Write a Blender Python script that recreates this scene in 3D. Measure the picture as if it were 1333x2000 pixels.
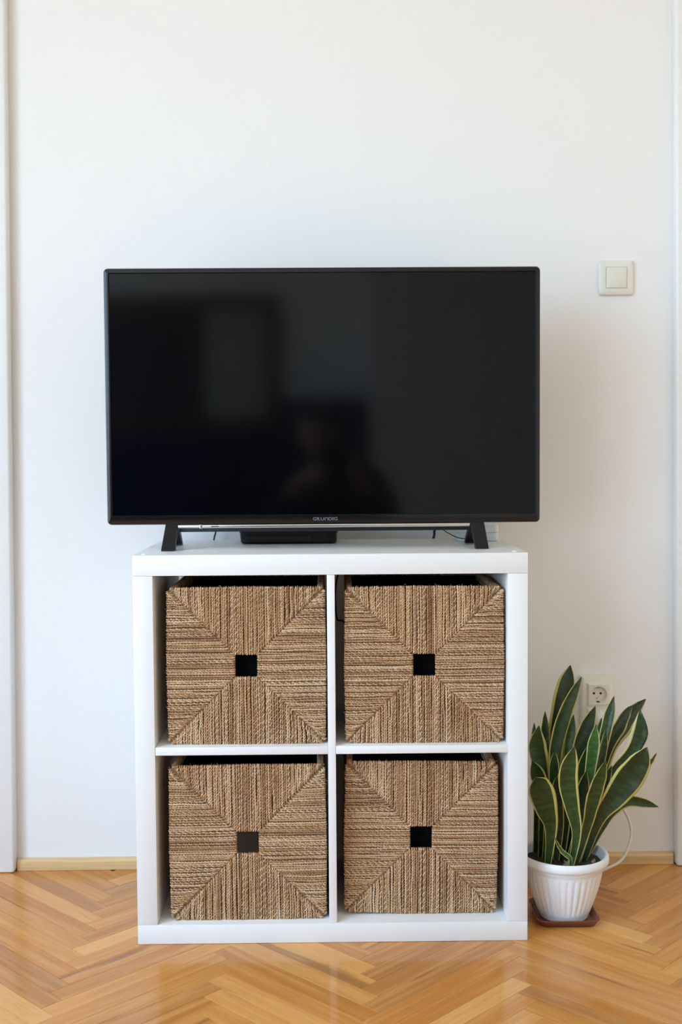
import bpy, bmesh, math, random
import numpy as np
from mathutils import Vector, Matrix

for o in list(bpy.data.objects):
    bpy.data.objects.remove(o)
SC = bpy.context.scene
COL = SC.collection
rnd = random.Random(7)
PI = math.pi

# ------------------------------------------------------------------ camera
CAM = Vector((0.0, -2.2300, 0.9614))
YAW, PITCH, ROLL, FPX = 0.009609, 0.04926, -0.006851, 2249.1
_f = Vector((math.sin(YAW) * math.cos(PITCH), math.cos(YAW) * math.cos(PITCH), -math.sin(PITCH)))
_r0 = Vector((math.cos(YAW), -math.sin(YAW), 0)); _u0 = _r0.cross(_f)
_r = math.cos(ROLL) * _r0 + math.sin(ROLL) * _u0
_u = -math.sin(ROLL) * _r0 + math.cos(ROLL) * _u0
cam_d = bpy.data.cameras.new('camera'); cam = bpy.data.objects.new('camera', cam_d); COL.objects.link(cam)
cam.matrix_world = Matrix(((_r.x, _u.x, -_f.x, CAM.x), (_r.y, _u.y, -_f.y, CAM.y), (_r.z, _u.z, -_f.z, CAM.z), (0, 0, 0, 1)))
cam_d.sensor_fit = 'VERTICAL'; cam_d.sensor_height = 36.0; cam_d.lens = 36.0 * FPX / 2000
cam_d.clip_start = 0.02
cam_d.dof.use_dof = True; cam_d.dof.focus_distance = 2.27; cam_d.dof.aperture_fstop = 5.6
SC.camera = cam

def at(px, py, Y):
    """point of the place at depth Y seen at photograph pixel (px, py)"""
    d = _r * ((px - 666.5) / FPX) - _u * ((py - 1000) / FPX) + _f
    return CAM + d * ((Y - CAM.y) / d.y)

# ------------------------------------------------------------------ world, daylight, exposure
SC.view_settings.view_transform = 'Standard'; SC.view_settings.look = 'None'
SC.view_settings.gamma = 1.0; SC.view_settings.use_curve_mapping = False
SC.view_settings.exposure = 0.0
wd = bpy.data.worlds.new('sky'); SC.world = wd; wd.use_nodes = True
wnt = wd.node_tree; bg = wnt.nodes['Background']
SKY, GROUND = (0.605, 0.885, 1.225), (0.44, 0.505, 0.535)          # clear blue sky; unseen ground half brightened as added fill light
_tc = wnt.nodes.new('ShaderNodeTexCoord'); _sp = wnt.nodes.new('ShaderNodeSeparateXYZ'); wnt.links.new(_tc.outputs['Generated'], _sp.inputs[0])
_rp = wnt.nodes.new('ShaderNodeValToRGB'); _e = _rp.color_ramp.elements
_mr = wnt.nodes.new('ShaderNodeMapRange'); _mr.inputs[1].default_value = -1; _mr.inputs[2].default_value = 1
wnt.links.new(_sp.outputs[2], _mr.inputs[0]); wnt.links.new(_mr.outputs[0], _rp.inputs[0])
_e[0].position = .48; _e[0].color = (*GROUND, 1); _e[1].position = .54; _e[1].color = (*SKY, 1)
wnt.links.new(_rp.outputs[0], bg.inputs[0]); bg.inputs[1].default_value = 10.0
SC.cycles.diffuse_bounces = 7; SC.cycles.max_bounces = 12

def area(name, loc, target, sx, sy, power, color, spread=PI):
    l = bpy.data.lights.new(name, 'AREA'); l.shape = 'RECTANGLE'; l.size = sx; l.size_y = sy
    l.energy = power; l.color = color; l.spread = spread
    o = bpy.data.objects.new(name, l); COL.objects.link(o); o.location = loc
    o.rotation_euler = (Vector(target) - Vector(loc)).to_track_quat('-Z', 'Y').to_euler()
    return o
XL, XR, YB, YF, ZC = -1.85, 1.75, -4.30, 0.43, 2.60      # inner faces of the room
WINS = [(-2.85, -0.85, 0.30, 2.48), (-4.22, -2.98, 0.30, 2.48)]      # window openings (y0, y1, z0, z1) in the left wall; the second is added for fill light
for (y0, y1, z0, z1) in WINS:                                         # daylight comes in through the openings
    po = area('window_daylight', (XL - .11, (y0 + y1) / 2, (z0 + z1) / 2), (XL + 2.0, (y0 + y1) / 2, (z0 + z1) / 2), y1 - y0, z1 - z0, 1, (1, 1, 1))
    po.data.cycles.is_portal = True

# ------------------------------------------------------------------ materials
def new_mat(name):
    m = bpy.data.materials.new(name); m.use_nodes = True
    nt = m.node_tree; return m, nt, nt.nodes['Principled BSDF']
def N(nt, t, **kw):
    n = nt.nodes.new(t)
    for k, v in kw.items(): setattr(n, k, v)
    return n
def ramp(nt, fac, stops):
    r = N(nt, 'ShaderNodeValToRGB'); e = r.color_ramp.elements
    while len(e) < len(stops): e.new(0.5)
    for el, (p, c) in zip(e, stops): el.position = p; el.color = (*c, 1) if len(c) == 3 else c
    nt.links.new(fac, r.inputs[0]); return r.outputs[0]
def mixc(nt, fac, a, b, mode='MIX'):
    m = N(nt, 'ShaderNodeMix', data_type='RGBA', blend_type=mode)
    for s, v in ((m.inputs[0], fac), (m.inputs[6], a), (m.inputs[7], b)):
        if isinstance(v, (int, float)): s.default_value = v
        elif isinstance(v, tuple): s.default_value = (*v, 1)
        else: nt.links.new(v, s)
    return m.outputs[2]
def math_n(nt, op, a, b=None):
    m = N(nt, 'ShaderNodeMath', operation=op)
    for s, v in zip(m.inputs, (a, b)):
        if v is None: continue
        if isinstance(v, (int, float)): s.default_value = v
        else: nt.links.new(v, s)
    return m.outputs[0]
def noise(nt, vec, scale, detail=4, rough=.5, sc=None):
    n = N(nt, 'ShaderNodeTexNoise'); n.inputs['Scale'].default_value = scale
    n.inputs['Detail'].default_value = detail; n.inputs['Roughness'].default_value = rough
    if sc is not None:
        mp = N(nt, 'ShaderNodeMapping'); mp.inputs['Scale'].default_value = sc
        nt.links.new(vec, mp.inputs[0]); vec = mp.outputs[0]
    nt.links.new(vec, n.inputs['Vector']); return n.outputs[0]
def bump(nt, bs, h, strength, dist=.001):
    b = N(nt, 'ShaderNodeBump'); b.inputs['Strength'].default_value = strength; b.inputs['Distance'].default_value = dist
    nt.links.new(h, b.inputs['Height']); nt.links.new(b.outputs[0], bs.inputs['Normal'])
def plain(name, c, rough=.5, metal=0, spec=.5, var=.04, scale=30, bmp=0):
    """a plain coloured surface with a little procedural unevenness"""
    m, nt, bs = new_mat(name)
    tc = N(nt, 'ShaderNodeTexCoord').outputs['Object']
    f = noise(nt, tc, scale)
    nt.links.new(mixc(nt, f, tuple(x * (1 - var) for x in c), tuple(min(1, x * (1 + var)) for x in c)), bs.inputs['Base Color'])
    bs.inputs['Roughness'].default_value = rough; bs.inputs['Metallic'].default_value = metal
    bs.inputs['Specular IOR Level'].default_value = spec
    if bmp: bump(nt, bs, noise(nt, tc, scale * 6), bmp)
    return m

M = {}
M['wall'] = plain('white_wall_paint', (.87, .865, .855), .75, var=.012, scale=5, bmp=.06)
M['warm_wall'] = plain('cream_wall_paint', (.93, .86, .73), .8, var=.02, scale=4)
M['back_wall'] = plain('pale_wall_paint', (.86, .85, .82), .8, var=.02, scale=4)
M['ceiling'] = plain('ceiling_paint', (.93, .90, .84), .85, var=.01, scale=4)
M['gloss_paint'] = plain('gloss_door_paint', (.84, .84, .83), .32, var=.01, scale=8, bmp=.04)
M['melamine'] = plain('white_melamine', (.81, .80, .785), .34, var=.006, scale=40)
M['tv_black'] = plain('gloss_black_plastic', (.008, .008, .009), .12, var=.1, spec=.38)
M['matte_black'] = plain('matte_black_plastic', (.008, .008, .009), .42, var=.1, spec=.3)
M['screen'] = plain('dark_screen_glass', (.0016, .0017, .0020), .08, var=.05, spec=.28)
M['silver'] = plain('brushed_silver', (.62, .60, .57), .22, metal=1, var=.05)
M['letter'] = plain('grey_lettering', (.17, .18, .20), .4, metal=.4)
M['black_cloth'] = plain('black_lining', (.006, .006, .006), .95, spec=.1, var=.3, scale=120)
M['switch'] = plain('cream_switch_plastic', (.80, .78, .70), .3, var=.01)
M['socket'] = plain('ivory_socket_plastic', (.84, .80, .72), .32, var=.01)
M['hole'] = plain('dark_socket_hole', (.02, .018, .015), .7)
M['brass'] = plain('dull_contact_metal', (.4, .35, .26), .35, metal=1)
M['white_plastic'] = plain('white_plastic', (.84, .84, .84), .35, var=.015, scale=20)
M['grey_white'] = plain('grey_white_plastic', (.72, .75, .76), .35, var=.015)
M['saucer'] = plain('red_brown_plastic', (.20, .062, .042), .38, var=.12, scale=40)
M['cable_black'] = plain('black_cable', (.012, .012, .012), .5)
M['cable_white'] = plain('white_cable', (.74, .72, .67), .42, var=.03)
M['dark_wood'] = plain('dark_brown_wood', (.10, .035, .015), .4, var=.3)
M['navy'] = plain('navy_fabric', (.012, .010, .045), .9, spec=.1, var=.2)
M['dark_glass'] = plain('dark_picture', (.012, .012, .013), .5)
M['beige_panel'] = plain('grey_panel', (.42, .41, .37), .7)
M['wardrobe'] = plain('wardrobe_laminate', (.72, .70, .67), .5)
M['grey_felt'] = plain('grey_cloth', (.2, .2, .2), .9)
M['chrome'] = plain('steel', (.6, .6, .6), .25, metal=1)

def soil_mat():
    m, nt, bs = new_mat('potting_soil'); tc = N(nt, 'ShaderNodeTexCoord').outputs['Object']
    f = noise(nt, tc, 160, 6, .7)
    nt.links.new(ramp(nt, f, [(.3, (.012, .008, .006)), (.7, (.07, .05, .035))]), bs.inputs['Base Color'])
    bs.inputs['Roughness'].default_value = .95; bump(nt, bs, f, 1, .004); return m
M['soil'] = soil_mat()

def parquet_mat(name, per_island):
    m, nt, bs = new_mat(name)
    uv = N(nt, 'ShaderNodeUVMap').outputs[0]
    if per_island:
        r = N(nt, 'ShaderNodeNewGeometry').outputs['Random Per Island']
        tone = ramp(nt, r, [(0, (.46, .18, .045)), (.35, (.58, .24, .055)), (.7, (.66, .30, .075)), (1, (.75, .39, .12))])
    else:
        oi = N(nt, 'ShaderNodeObjectInfo'); r = oi.outputs['Random']; tone = oi.outputs['Color']
    off = N(nt, 'ShaderNodeCombineXYZ')
    nt.links.new(math_n(nt, 'MULTIPLY', r, 31.7), off.inputs[0]); nt.links.new(math_n(nt, 'MULTIPLY', r, 17.3), off.inputs[1])
    nt.links.new(math_n(nt, 'MULTIPLY', r, 53.1), off.inputs[2])
    va = N(nt, 'ShaderNodeVectorMath', operation='ADD'); nt.links.new(uv, va.inputs[0]); nt.links.new(off.outputs[0], va.inputs[1]); v = va.outputs[0]
    grain = noise(nt, v, 1, 5, .6, (9, 260, 1))          # fine fibres along the board
    band = noise(nt, v, 1, 3, .55, (3.2, 62, 1))         # wider growth bands
    fleck = noise(nt, v, 1, 2, .5, (38, 420, 1))
    vein = noise(nt, v, 1, 2, .5, (2.0, 30, 1))
    c = mixc(nt, math_n(nt, 'MULTIPLY', ramp(nt, grain, [(.35, (0, 0, 0)), (.7, (1, 1, 1))]), .30), tone, (.42, .15, .032))
    c = mixc(nt, math_n(nt, 'MULTIPLY', ramp(nt, band, [(.42, (0, 0, 0)), (.66, (1, 1, 1))]), .42), c, (.78, .42, .14))
    c = mixc(nt, math_n(nt, 'MULTIPLY', ramp(nt, vein, [(.66, (0, 0, 0)), (.72, (1, 1, 1))]), .55), c, (.18, .065, .022))
    c = mixc(nt, math_n(nt, 'MULTIPLY', ramp(nt, fleck, [(.6, (0, 0, 0)), (.7, (1, 1, 1))]), .25), c, (.30, .105, .026))
    nt.links.new(c, bs.inputs['Base Color'])
    bs.inputs['Roughness'].default_value = .30
    bs.inputs['Coat Weight'].default_value = .5; bs.inputs['Coat Roughness'].default_value = .09; bs.inputs['Coat IOR'].default_value = 1.45; bs.inputs['Specular IOR Level'].default_value = .12
    bump(nt, bs, grain, .05, .0006)
    return m
M['parquet'] = parquet_mat('lacquered_parquet', False)
M['parquet_far'] = parquet_mat('lacquered_parquet_far', True)
def strip_wood():
    m, nt, bs = new_mat('pale_baseboard_wood'); tc = N(nt, 'ShaderNodeTexCoord').outputs['Object']
    g = noise(nt, tc, 1, 5, .6, (4, 90, 260))
    nt.links.new(ramp(nt, g, [(.3, (.66, .43, .19)), (.7, (.82, .58, .30))]), bs.inputs['Base Color'])
    bs.inputs['Roughness'].default_value = .35; return m
M['base_wood'] = strip_wood()
M['subfloor'] = plain('dark_subfloor', (.05, .03, .02), .9)

def rope_mat(name, hue):
    m, nt, bs = new_mat(name)
    g = N(nt, 'ShaderNodeNewGeometry'); r = g.outputs['Random Per Island']
    tc = N(nt, 'ShaderNodeTexCoord').outputs['Object']
    big = noise(nt, tc, 26, 3, .6); fine = noise(nt, tc, 420, 3, .6)
    h = math_n(nt, 'ADD', math_n(nt, 'MULTIPLY', r, .42), math_n(nt, 'ADD', math_n(nt, 'MULTIPLY', big, .38), math_n(nt, 'MULTIPLY', fine, .40)))
    k = hue
    c = ramp(nt, h, [(.30, (.27 * k, .128 * k, .052 * k)), (.50, (.54 * k, .300 * k, .142 * k)), (.68, (.74 * k, .465 * k, .252 * k)), (.90, (.92 * k, .70 * k, .46 * k))])
    nt.links.new(c, bs.inputs['Base Color']); bs.inputs['Roughness'].default_value = .62
    bs.inputs['Specular IOR Level'].default_value = .35
    bump(nt, bs, fine, .3, .0006); return m
M['rope'] = rope_mat('seagrass_rope', .82)
M['rope_dark'] = plain('seagrass_backing', (.20, .115, .06), .9, var=.3, scale=200)
M['fibre'] = plain('loose_straw_fibre', (.55, .40, .24), .8)

def leaf_mat(name, g1, g2, margin, shift=0.0):
    m, nt, bs = new_mat(name)
    uvn = N(nt, 'ShaderNodeUVMap').outputs[0]
    sp = N(nt, 'ShaderNodeSeparateXYZ'); nt.links.new(uvn, sp.inputs[0])
    r = N(nt, 'ShaderNodeObjectInfo').outputs['Random']
    off = N(nt, 'ShaderNodeCombineXYZ'); nt.links.new(math_n(nt, 'MULTIPLY', r, 40), off.inputs[0]); nt.links.new(math_n(nt, 'MULTIPLY', r, 23), off.inputs[1])
    va = N(nt, 'ShaderNodeVectorMath', operation='ADD'); nt.links.new(uvn, va.inputs[0]); nt.links.new(off.outputs[0], va.inputs[1])
    bands = noise(nt, va.outputs[0], 1, 3, .6, (1.6, 26, 1))
    streak = noise(nt, va.outputs[0], 1, 3, .6, (16, 1.2, 1))
    c = mixc(nt, ramp(nt, bands, [(.42, (0, 0, 0)), (.62, (1, 1, 1))]), g1, g2)
    wob = math_n(nt, 'MULTIPLY', math_n(nt, 'SUBTRACT', streak, .5), .10)
    e = math_n(nt, 'ADD', math_n(nt, 'ABSOLUTE', math_n(nt, 'ADD', math_n(nt, 'SUBTRACT', sp.outputs[0], .5), math_n(nt, 'ADD', math_n(nt, 'MULTIPLY', math_n(nt, 'SUBTRACT', r, .5), .07), shift))), wob)
    edge = ramp(nt, e, [(.395, (0, 0, 0)), (.415, (1, 1, 1))])
    mc = mixc(nt, streak, margin, tuple(x * .72 for x in margin))
    c = mixc(nt, edge, c, mc)
    tip = ramp(nt, sp.outputs[1], [(.955, (0, 0, 0)), (.99, (1, 1, 1))])
    c = mixc(nt, tip, c, (.06, .045, .02))
    nt.links.new(c, bs.inputs['Base Color']); bs.inputs['Roughness'].default_value = .36
    bs.inputs['Specular IOR Level'].default_value = .45
    bump(nt, bs, streak, .1, .001); return m
M['leaf_dark'] = leaf_mat('snake_plant_leaf_dark', (.013, .027, .010), (.028, .054, .018), (.60, .53, .14))
M['leaf_mid'] = leaf_mat('snake_plant_leaf_mid', (.018, .046, .012), (.040, .084, .022), (.66, .60, .18))
M['leaf_light'] = leaf_mat('snake_plant_leaf_light', (.032, .105, .020), (.070, .155, .034), (.72, .68, .30))
M['leaf_cream'] = leaf_mat('snake_plant_leaf_cream_edge', (.016, .036, .011), (.034, .070, .020), (.78, .74, .34), .13)
M['dry_leaf'] = plain('dry_leaf', (.30, .22, .15), .8, var=.2, scale=60)

# ------------------------------------------------------------------ mesh helpers
class MB:
    def __init__(s): s.v = []; s.f = []
    def add(s, vs, fs):
        n = len(s.v); s.v += [tuple(v) for v in vs]; s.f += [tuple(i + n for i in f) for f in fs]; return s
    def box(s, x0, x1, y0, y1, z0, z1, bev=0.0, seg=2):
        bm = bmesh.new(); bmesh.ops.create_cube(bm, size=1)
        for v in bm.verts: v.co = ((x0 + x1) / 2 + v.co.x * (x1 - x0), (y0 + y1) / 2 + v.co.y * (y1 - y0), (z0 + z1) / 2 + v.co.z * (z1 - z0))
        if bev: bmesh.ops.bevel(bm, geom=list(bm.edges), offset=bev, segments=seg, profile=.5, affect='EDGES')
        bm.verts.index_update()
        s.add([v.co[:] for v in bm.verts], [[v.index for v in f.verts] for f in bm.faces]); bm.free(); return s
    def loops(s, L, cap0=True, cap1=True):
        n = len(L[0]); b = len(s.v)
        for l in L: s.v += [tuple(p) for p in l]
        for i in range(len(L) - 1):
            for j in range(n):
                k = (j + 1) % n; s.f.append((b + i * n + j, b + i * n + k, b + (i + 1) * n + k, b + (i + 1) * n + j))
        if cap0: s.f.append(tuple(b + j for j in reversed(range(n))))
        if cap1: s.f.append(tuple(b + (len(L) - 1) * n + j for j in range(n)))
        return s
    def tube(s, pts, r, n=10):
        pts = [Vector(p) for p in pts]; L = []; up = None
        for i, p in enumerate(pts):
            t = (pts[min(i + 1, len(pts) - 1)] - pts[max(i - 1, 0)]).normalized()
            if up is None: up = t.orthogonal().normalized()
            up = (up - t * up.dot(t)).normalized(); b = t.cross(up)
            rr = r[i] if isinstance(r, (list, tuple)) else r
            L.append([p + (up * math.cos(a) + b * math.sin(a)) * rr for a in [2 * PI * k / n for k in range(n)]])
        return s.loops(L)
    def lathe(s, prof, c, n=48, mod=None):
        L = []
        for (r, z) in prof:
            L.append([(c[0] + (r + (mod(a, z) if mod else 0)) * math.cos(a), c[1] + (r + (mod(a, z) if mod else 0)) * math.sin(a), c[2] + z) for a in [2 * PI * k / n for k in range(n)]])
        return s.loops(L)
    def build(s, name, mat, parent=None, smooth=False, autosmooth=None):
        me = bpy.data.meshes.new(name); me.from_pydata(s.v, [], s.f); me.update()
        bm = bmesh.new(); bm.from_mesh(me); bmesh.ops.recalc_face_normals(bm, faces=bm.faces); bm.to_mesh(me); bm.free()
        return link(name, me, mat, parent, smooth, autosmooth)
def link(name, me, mat, parent=None, smooth=False, autosmooth=None):
    if not me.materials: me.materials.append(M[mat] if isinstance(mat, str) else mat)
    if smooth: me.shade_smooth()
    if autosmooth: me.shade_smooth(); me.set_sharp_from_angle(angle=math.radians(autosmooth))
    o = bpy.data.objects.new(name, me); COL.objects.link(o)
    if parent is not None:
        o.parent = parent
        if parent.type == 'EMPTY' or True:
            o.matrix_parent_inverse = parent_world(parent).inverted()
    return o
def parent_world(o):
    m = Matrix.LocRotScale(o.location, o.rotation_euler, o.scale)
    if o.parent is not None: m = parent_world(o.parent) @ o.matrix_parent_inverse @ m
    return m
def empty(name, loc=(0, 0, 0)):
    o = bpy.data.objects.new(name, None); COL.objects.link(o); o.location = loc; o.empty_display_size = .05; return o
def tag(o, label=None, cat=None, group=None, kind=None):
    if label: o['label'] = label
    if cat: o['category'] = cat
    if group: o['group'] = group
    if kind: o['kind'] = kind
    return o
def struct(o, label=None): return tag(o, label, None, None, 'structure')
def spline(pts, n):
    pts = [Vector(p) for p in pts]; out = []
    P = [pts[0] * 2 - pts[1]] + pts + [pts[-1] * 2 - pts[-2]]
    m = len(pts) - 1
    for i in range(n + 1):
        t = i / n * m; k = min(int(t), m - 1); u = t - k
        a, b, c, d = P[k], P[k + 1], P[k + 2], P[k + 3]
        out.append(.5 * ((2 * b) + (c - a) * u + (2 * a - 5 * b + 4 * c - d) * u * u + (3 * b - a - 3 * c + d) * u ** 3))
    return out
def rrect(cx, cz, hx, hz, r, y, n=6):
    out = []
    for (sx, sz, a0) in ((1, 1, 0), (-1, 1, PI / 2), (-1, -1, PI), (1, -1, 1.5 * PI)):
        for k in range(n + 1):
            a = a0 + k / n * PI / 2
            out.append((cx + sx * (hx - r) + r * math.cos(a), y, cz + sz * (hz - r) + r * math.sin(a)))
    return out

# ------------------------------------------------------------------ the room shell
T = .12
struct(MB().box(XL - T, XR + T, YF, YF + T, -.06, ZC).build('wall_back', 'wall'), 'white painted wall behind the television')
struct(MB().box(XR, XR + T, YB, YF, -.06, ZC).build('wall_right', 'warm_wall'), 'cream side wall of the room')
struct(MB().box(XL - T, XR + T, YB - T, YB, -.06, ZC).build('wall_front', 'back_wall'), 'pale wall of the room opposite the television')
wl = MB()
ys = [YB] + [v for w in sorted(WINS) for v in w[:2]] + [YF]
for a, c in zip(ys[::2], ys[1::2]): wl.box(XL - T, XL, a, c, -.06, ZC)
for (y0, y1, z0, z1) in WINS: wl.box(XL - T, XL, y0, y1, -.06, z0); wl.box(XL - T, XL, y0, y1, z1, ZC)
struct(wl.build('wall_left', 'wall'), 'white side wall holding the windows')
struct(MB().box(XL - T, XR + T, YB - T, YF + T, ZC, ZC + .1).build('ceiling', 'ceiling'), 'plain pale ceiling')
gm, gnt, gbs = new_mat('window_glass')          # thin clear pane: mostly see-through with a faint gloss
gt = N(gnt, 'ShaderNodeBsdfTransparent'); gg = N(gnt, 'ShaderNodeBsdfGlossy'); gg.inputs['Roughness'].default_value = .02
gx = N(gnt, 'ShaderNodeMixShader'); gx.inputs[0].default_value = .06
gnt.links.new(gt.outputs[0], gx.inputs[1]); gnt.links.new(gg.outputs[0], gx.inputs[2]); gnt.links.new(gx.outputs[0], gnt.nodes['Material Output'].inputs[0])
for wi, (y0, y1, z0, z1) in enumerate(WINS):
    win = struct(empty('window_%d' % (wi + 1), (XL, (y0 + y1) / 2, z0)), 'wide window in the side wall letting in daylight' if wi == 0 else 'added unseen second window for fill light, farther from the television')
    b = .05; fr = MB(); ym = (y0 + y1) / 2
    fr.box(XL - .09, XL - .03, y0, y0 + b, z0, z1); fr.box(XL - .09, XL - .03, y1 - b, y1, z0, z1)
    fr.box(XL - .09, XL - .03, y0 + b, y1 - b, z0, z0 + b); fr.box(XL - .09, XL - .03, y0 + b, y1 - b, z1 - b, z1)
    fr.box(XL - .09, XL - .03, ym - .03, ym + .03, z0 + b, z1 - b)
    fr.build('window_frame', 'gloss_paint', win)
    for (a, c) in ((y0 + b, ym - .03), (ym + .03, y1 - b)):
        MB().box(XL - .063, XL - .059, a, c, z0 + b, z1 - b).build('pane', gm, win)
    MB().box(XL - .03, XL + .12, y0 - .04, y1 + .04, z0 - .035, z0 - .002, .004).build('window_sill', 'gloss_paint', win)

# doors either side of the stretch of wall: only the casing edge shows in the photograph
def door(name, side, xe, lean, label):
    """side -1 / +1, xe = edge of the casing at the floor, lean = drift of that edge per metre of height"""
    d = struct(empty(name, (xe + side * .5, YF, 0)), label)
    def lb(x0, x1, y0, y1, z0, z1, bev, nm, m):
        mb = MB().box(min(x0, x1), max(x0, x1), y0, y1, z0, z1, bev, 3)
        mb.v = [(x + lean * z, y, z) for x, y, z in mb.v]
        return mb.build(nm, m, d, autosmooth=40)
    lb(xe, xe + side * .09, YF - .034, YF - .0005, .001, 2.16, .006, 'casing', 'gloss_paint')
    lb(xe + side * .85, xe + side * .94, YF - .034, YF - .0005, .001, 2.16, .006, 'casing', 'gloss_paint')
    lb(xe, xe + side * .94, YF - .034, YF - .0005, 2.161, 2.25, .006, 'casing', 'gloss_paint')
    lf = lb(xe + side * .092, xe + side * .848, YF - .016, YF - .0005, .008, 2.158, .002, 'door_leaf', 'gloss_paint')
    for z0, z1 in ((.18, .88), (1.08, 1.98)):
        for (q0, q1, w0, w1) in ((.2, .74, z0, z0 + .03), (.2, .74, z1 - .03, z1), (.2, .23, z0 + .03, z1 - .03), (.71, .74, z0 + .03, z1 - .03)):
            x0, x1 = xe + side * q0, xe + side * q1
            mb = MB().box(min(x0, x1), max(x0, x1), YF - .024, YF - .0155, w0, w1, .003); mb.v = [(x + lean * z, y, z) for x, y, z in mb.v]
            mb.build('moulding', 'gloss_paint', lf)
    hx = xe + side * .15
    h = MB().box(hx - .02, hx + .02, YF - .022, YF - .015, .94, 1.12, .004).tube([(hx, YF - .02, 1.06), (hx, YF - .065, 1.06), (hx + side * .03, YF - .07, 1.06), (hx + side * .11, YF - .07, 1.06)], .008)
    h.build('door_handle', 'chrome', lf, autosmooth=40)
door('door_1', -1, -.7370, .0095, 'white door casing on the window side of the television')
door('door_2', 1, .8015, -.0085, 'white door casing beyond the potted plant')

# baseboards
def baseboard(name, x0, x1, label):
    L = [[(x, YF - .0005, .0005), (x, YF - .016, .0005), (x, YF - .016, .020), (x, YF - .012, .0245), (x, YF - .0005, .026)] for x in (x0, x1)]
    struct(MB().loops(L).build(name, 'base_wood'), label)
baseboard('baseboard_back', -.735, .799, 'low pale wooden baseboard along the white wall')

# herringbone parquet
PW, PL = .0428, .396
X0, Y0 = .079, -.047
floor = struct(MB().box(XL - T, XR + T, YB - T, YF + T, -.06, -.0085).build('floor', 'subfloor'), 'glossy orange-brown herringbone parquet floor')
def plank_geo():
    g = .00022; l, w, t, bv = PL / 2 - g, PW / 2 - g, .008, .0005
    vs = [(-l, -w, -t), (l, -w, -t), (l, w, -t), (-l, w, -t), (-l, -w, -bv), (l, -w, -bv), (l, w, -bv), (-l, w, -bv),
          (-l + bv, -w + bv, 0), (l - bv, -w + bv, 0), (l - bv, w - bv, 0), (-l + bv, w - bv, 0)]
    fs = [(0, 3, 2, 1)] + [(i, (i + 1) % 4, (i + 1) % 4 + 4, i + 4) for i in range(4)] + [(i + 4, (i + 1) % 4 + 4, (i + 1) % 4 + 8, i + 8) for i in range(4)] + [(8, 9, 10, 11)]
    return vs, fs
pv, pf = plank_geo()
def with_uv(me, uvs):
    ul = me.uv_layers.new(name='UVMap'); idx = np.zeros(len(me.loops), dtype=np.int32); me.loops.foreach_get('vertex_index', idx)
    ul.data.foreach_set('uv', np.asarray(uvs, dtype=np.float32)[idx].ravel())
pm = bpy.data.meshes.new('plank'); pm.from_pydata(pv, [], pf); with_uv(pm, [(x, y) for x, y, z in pv]); pm.materials.append(M['parquet'])
planks = []
q2 = math.sqrt(.5)
for n in range(-8, 9):
    for k in range(-110, 60):
        for kind in (0, 1):
            if kind == 0: u, v = k * PW + n * PL + PL / 2, k * PW - n * PL + PW / 2
            else: u, v = PL + k * PW + n * PL + PW / 2, PW - PL + k * PW - n * PL + PL / 2
            x, y = (u - v) * q2 + X0, (u + v) * q2 + Y0
            if XL - .1 < x < XR + .1 and YB - .1 < y < YF + .13: planks.append((x, y, PI / 4 if kind == 0 else -PI / 4))
def seen_key(p):     # the nearest to the middle of the floor in view come first
    return math.hypot((p[0] - .02) / 1.0, (p[1] - .02) / .72)
planks.sort(key=seen_key)
TONES = [(.60, .245, .050), (.66, .28, .062), (.53, .205, .042), (.72, .345, .095), (.62, .265, .058), (.47, .19, .050), (.70, .325, .080), (.57, .225, .046), (.76, .39, .12), (.55, .235, .066)]
pr = random.Random(21)
for (x, y, a) in planks[:290]:
    o = bpy.data.objects.new('plank', pm); COL.objects.link(o); o.parent = floor
    o.location = (x, y, pr.uniform(-.00012, .00012)); o.rotation_euler = (pr.uniform(-.0006, .0006), pr.uniform(-.0002, .0002), a + (PI if pr.random() < .5 else 0))
    t = pr.choice(TONES); j = pr.uniform(.93, 1.07); o.color = (t[0] * j, t[1] * j, t[2] * j, 1)
far_v, far_f, far_uv = [], [], []
for (x, y, a) in planks[290:]:
    b0 = len(far_v); ca, sa = math.cos(a), math.sin(a)
    for (px, py, pz) in pv: far_v.append((x + px * ca - py * sa, y + px * sa + py * ca, pz)); far_uv.append((px, py))
    far_f += [tuple(i + b0 for i in f) for f in pf]
fm = bpy.data.meshes.new('parquet_field'); fm.from_pydata(far_v, [], far_f); with_uv(fm, far_uv)
tag(link('parquet_field', fm, 'parquet_far', floor), kind='stuff')

# ------------------------------------------------------------------ cube shelf
HW, HH, DP = .385, .77, .39
sh = tag(empty('cube_shelf', (0, DP / 2, 0)), 'white open cube shelf unit with four compartments under the television', 'shelf')
def panel(name, *a): return MB().box(*a, .0011, 2).build(name, 'melamine', sh, autosmooth=35)
panel('top_panel', -HW, HW, 0, DP, HH - .0405, HH)
panel('bottom_panel', -HW, HW, 0, DP, .0004, .0388)
panel('side_panel', -HW, -HW + .0392, 0, DP, .0390, HH - .0407)
panel('side_panel', HW - .0392, HW, 0, DP, .0390, HH - .0407)
panel('divider', -.0072, .0082, .001, DP - .001, .0390, HH - .0407)
panel('shelf_board', -HW + .0394, -.0074, .001, DP - .001, .3762, .3922)
panel('shelf_board', .0084, HW - .0394, .001, DP - .001, .3762, .3922)
for (x, y) in ((-.364, .018), (.362, .02)):
    MB().lathe([(.0052, 0), (.0052, .0012), (.004, .0022), (.0001, .0025)], (x, y, HH - .0003), 16).build('screw_cap', 'white_plastic', sh, smooth=True)

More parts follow.
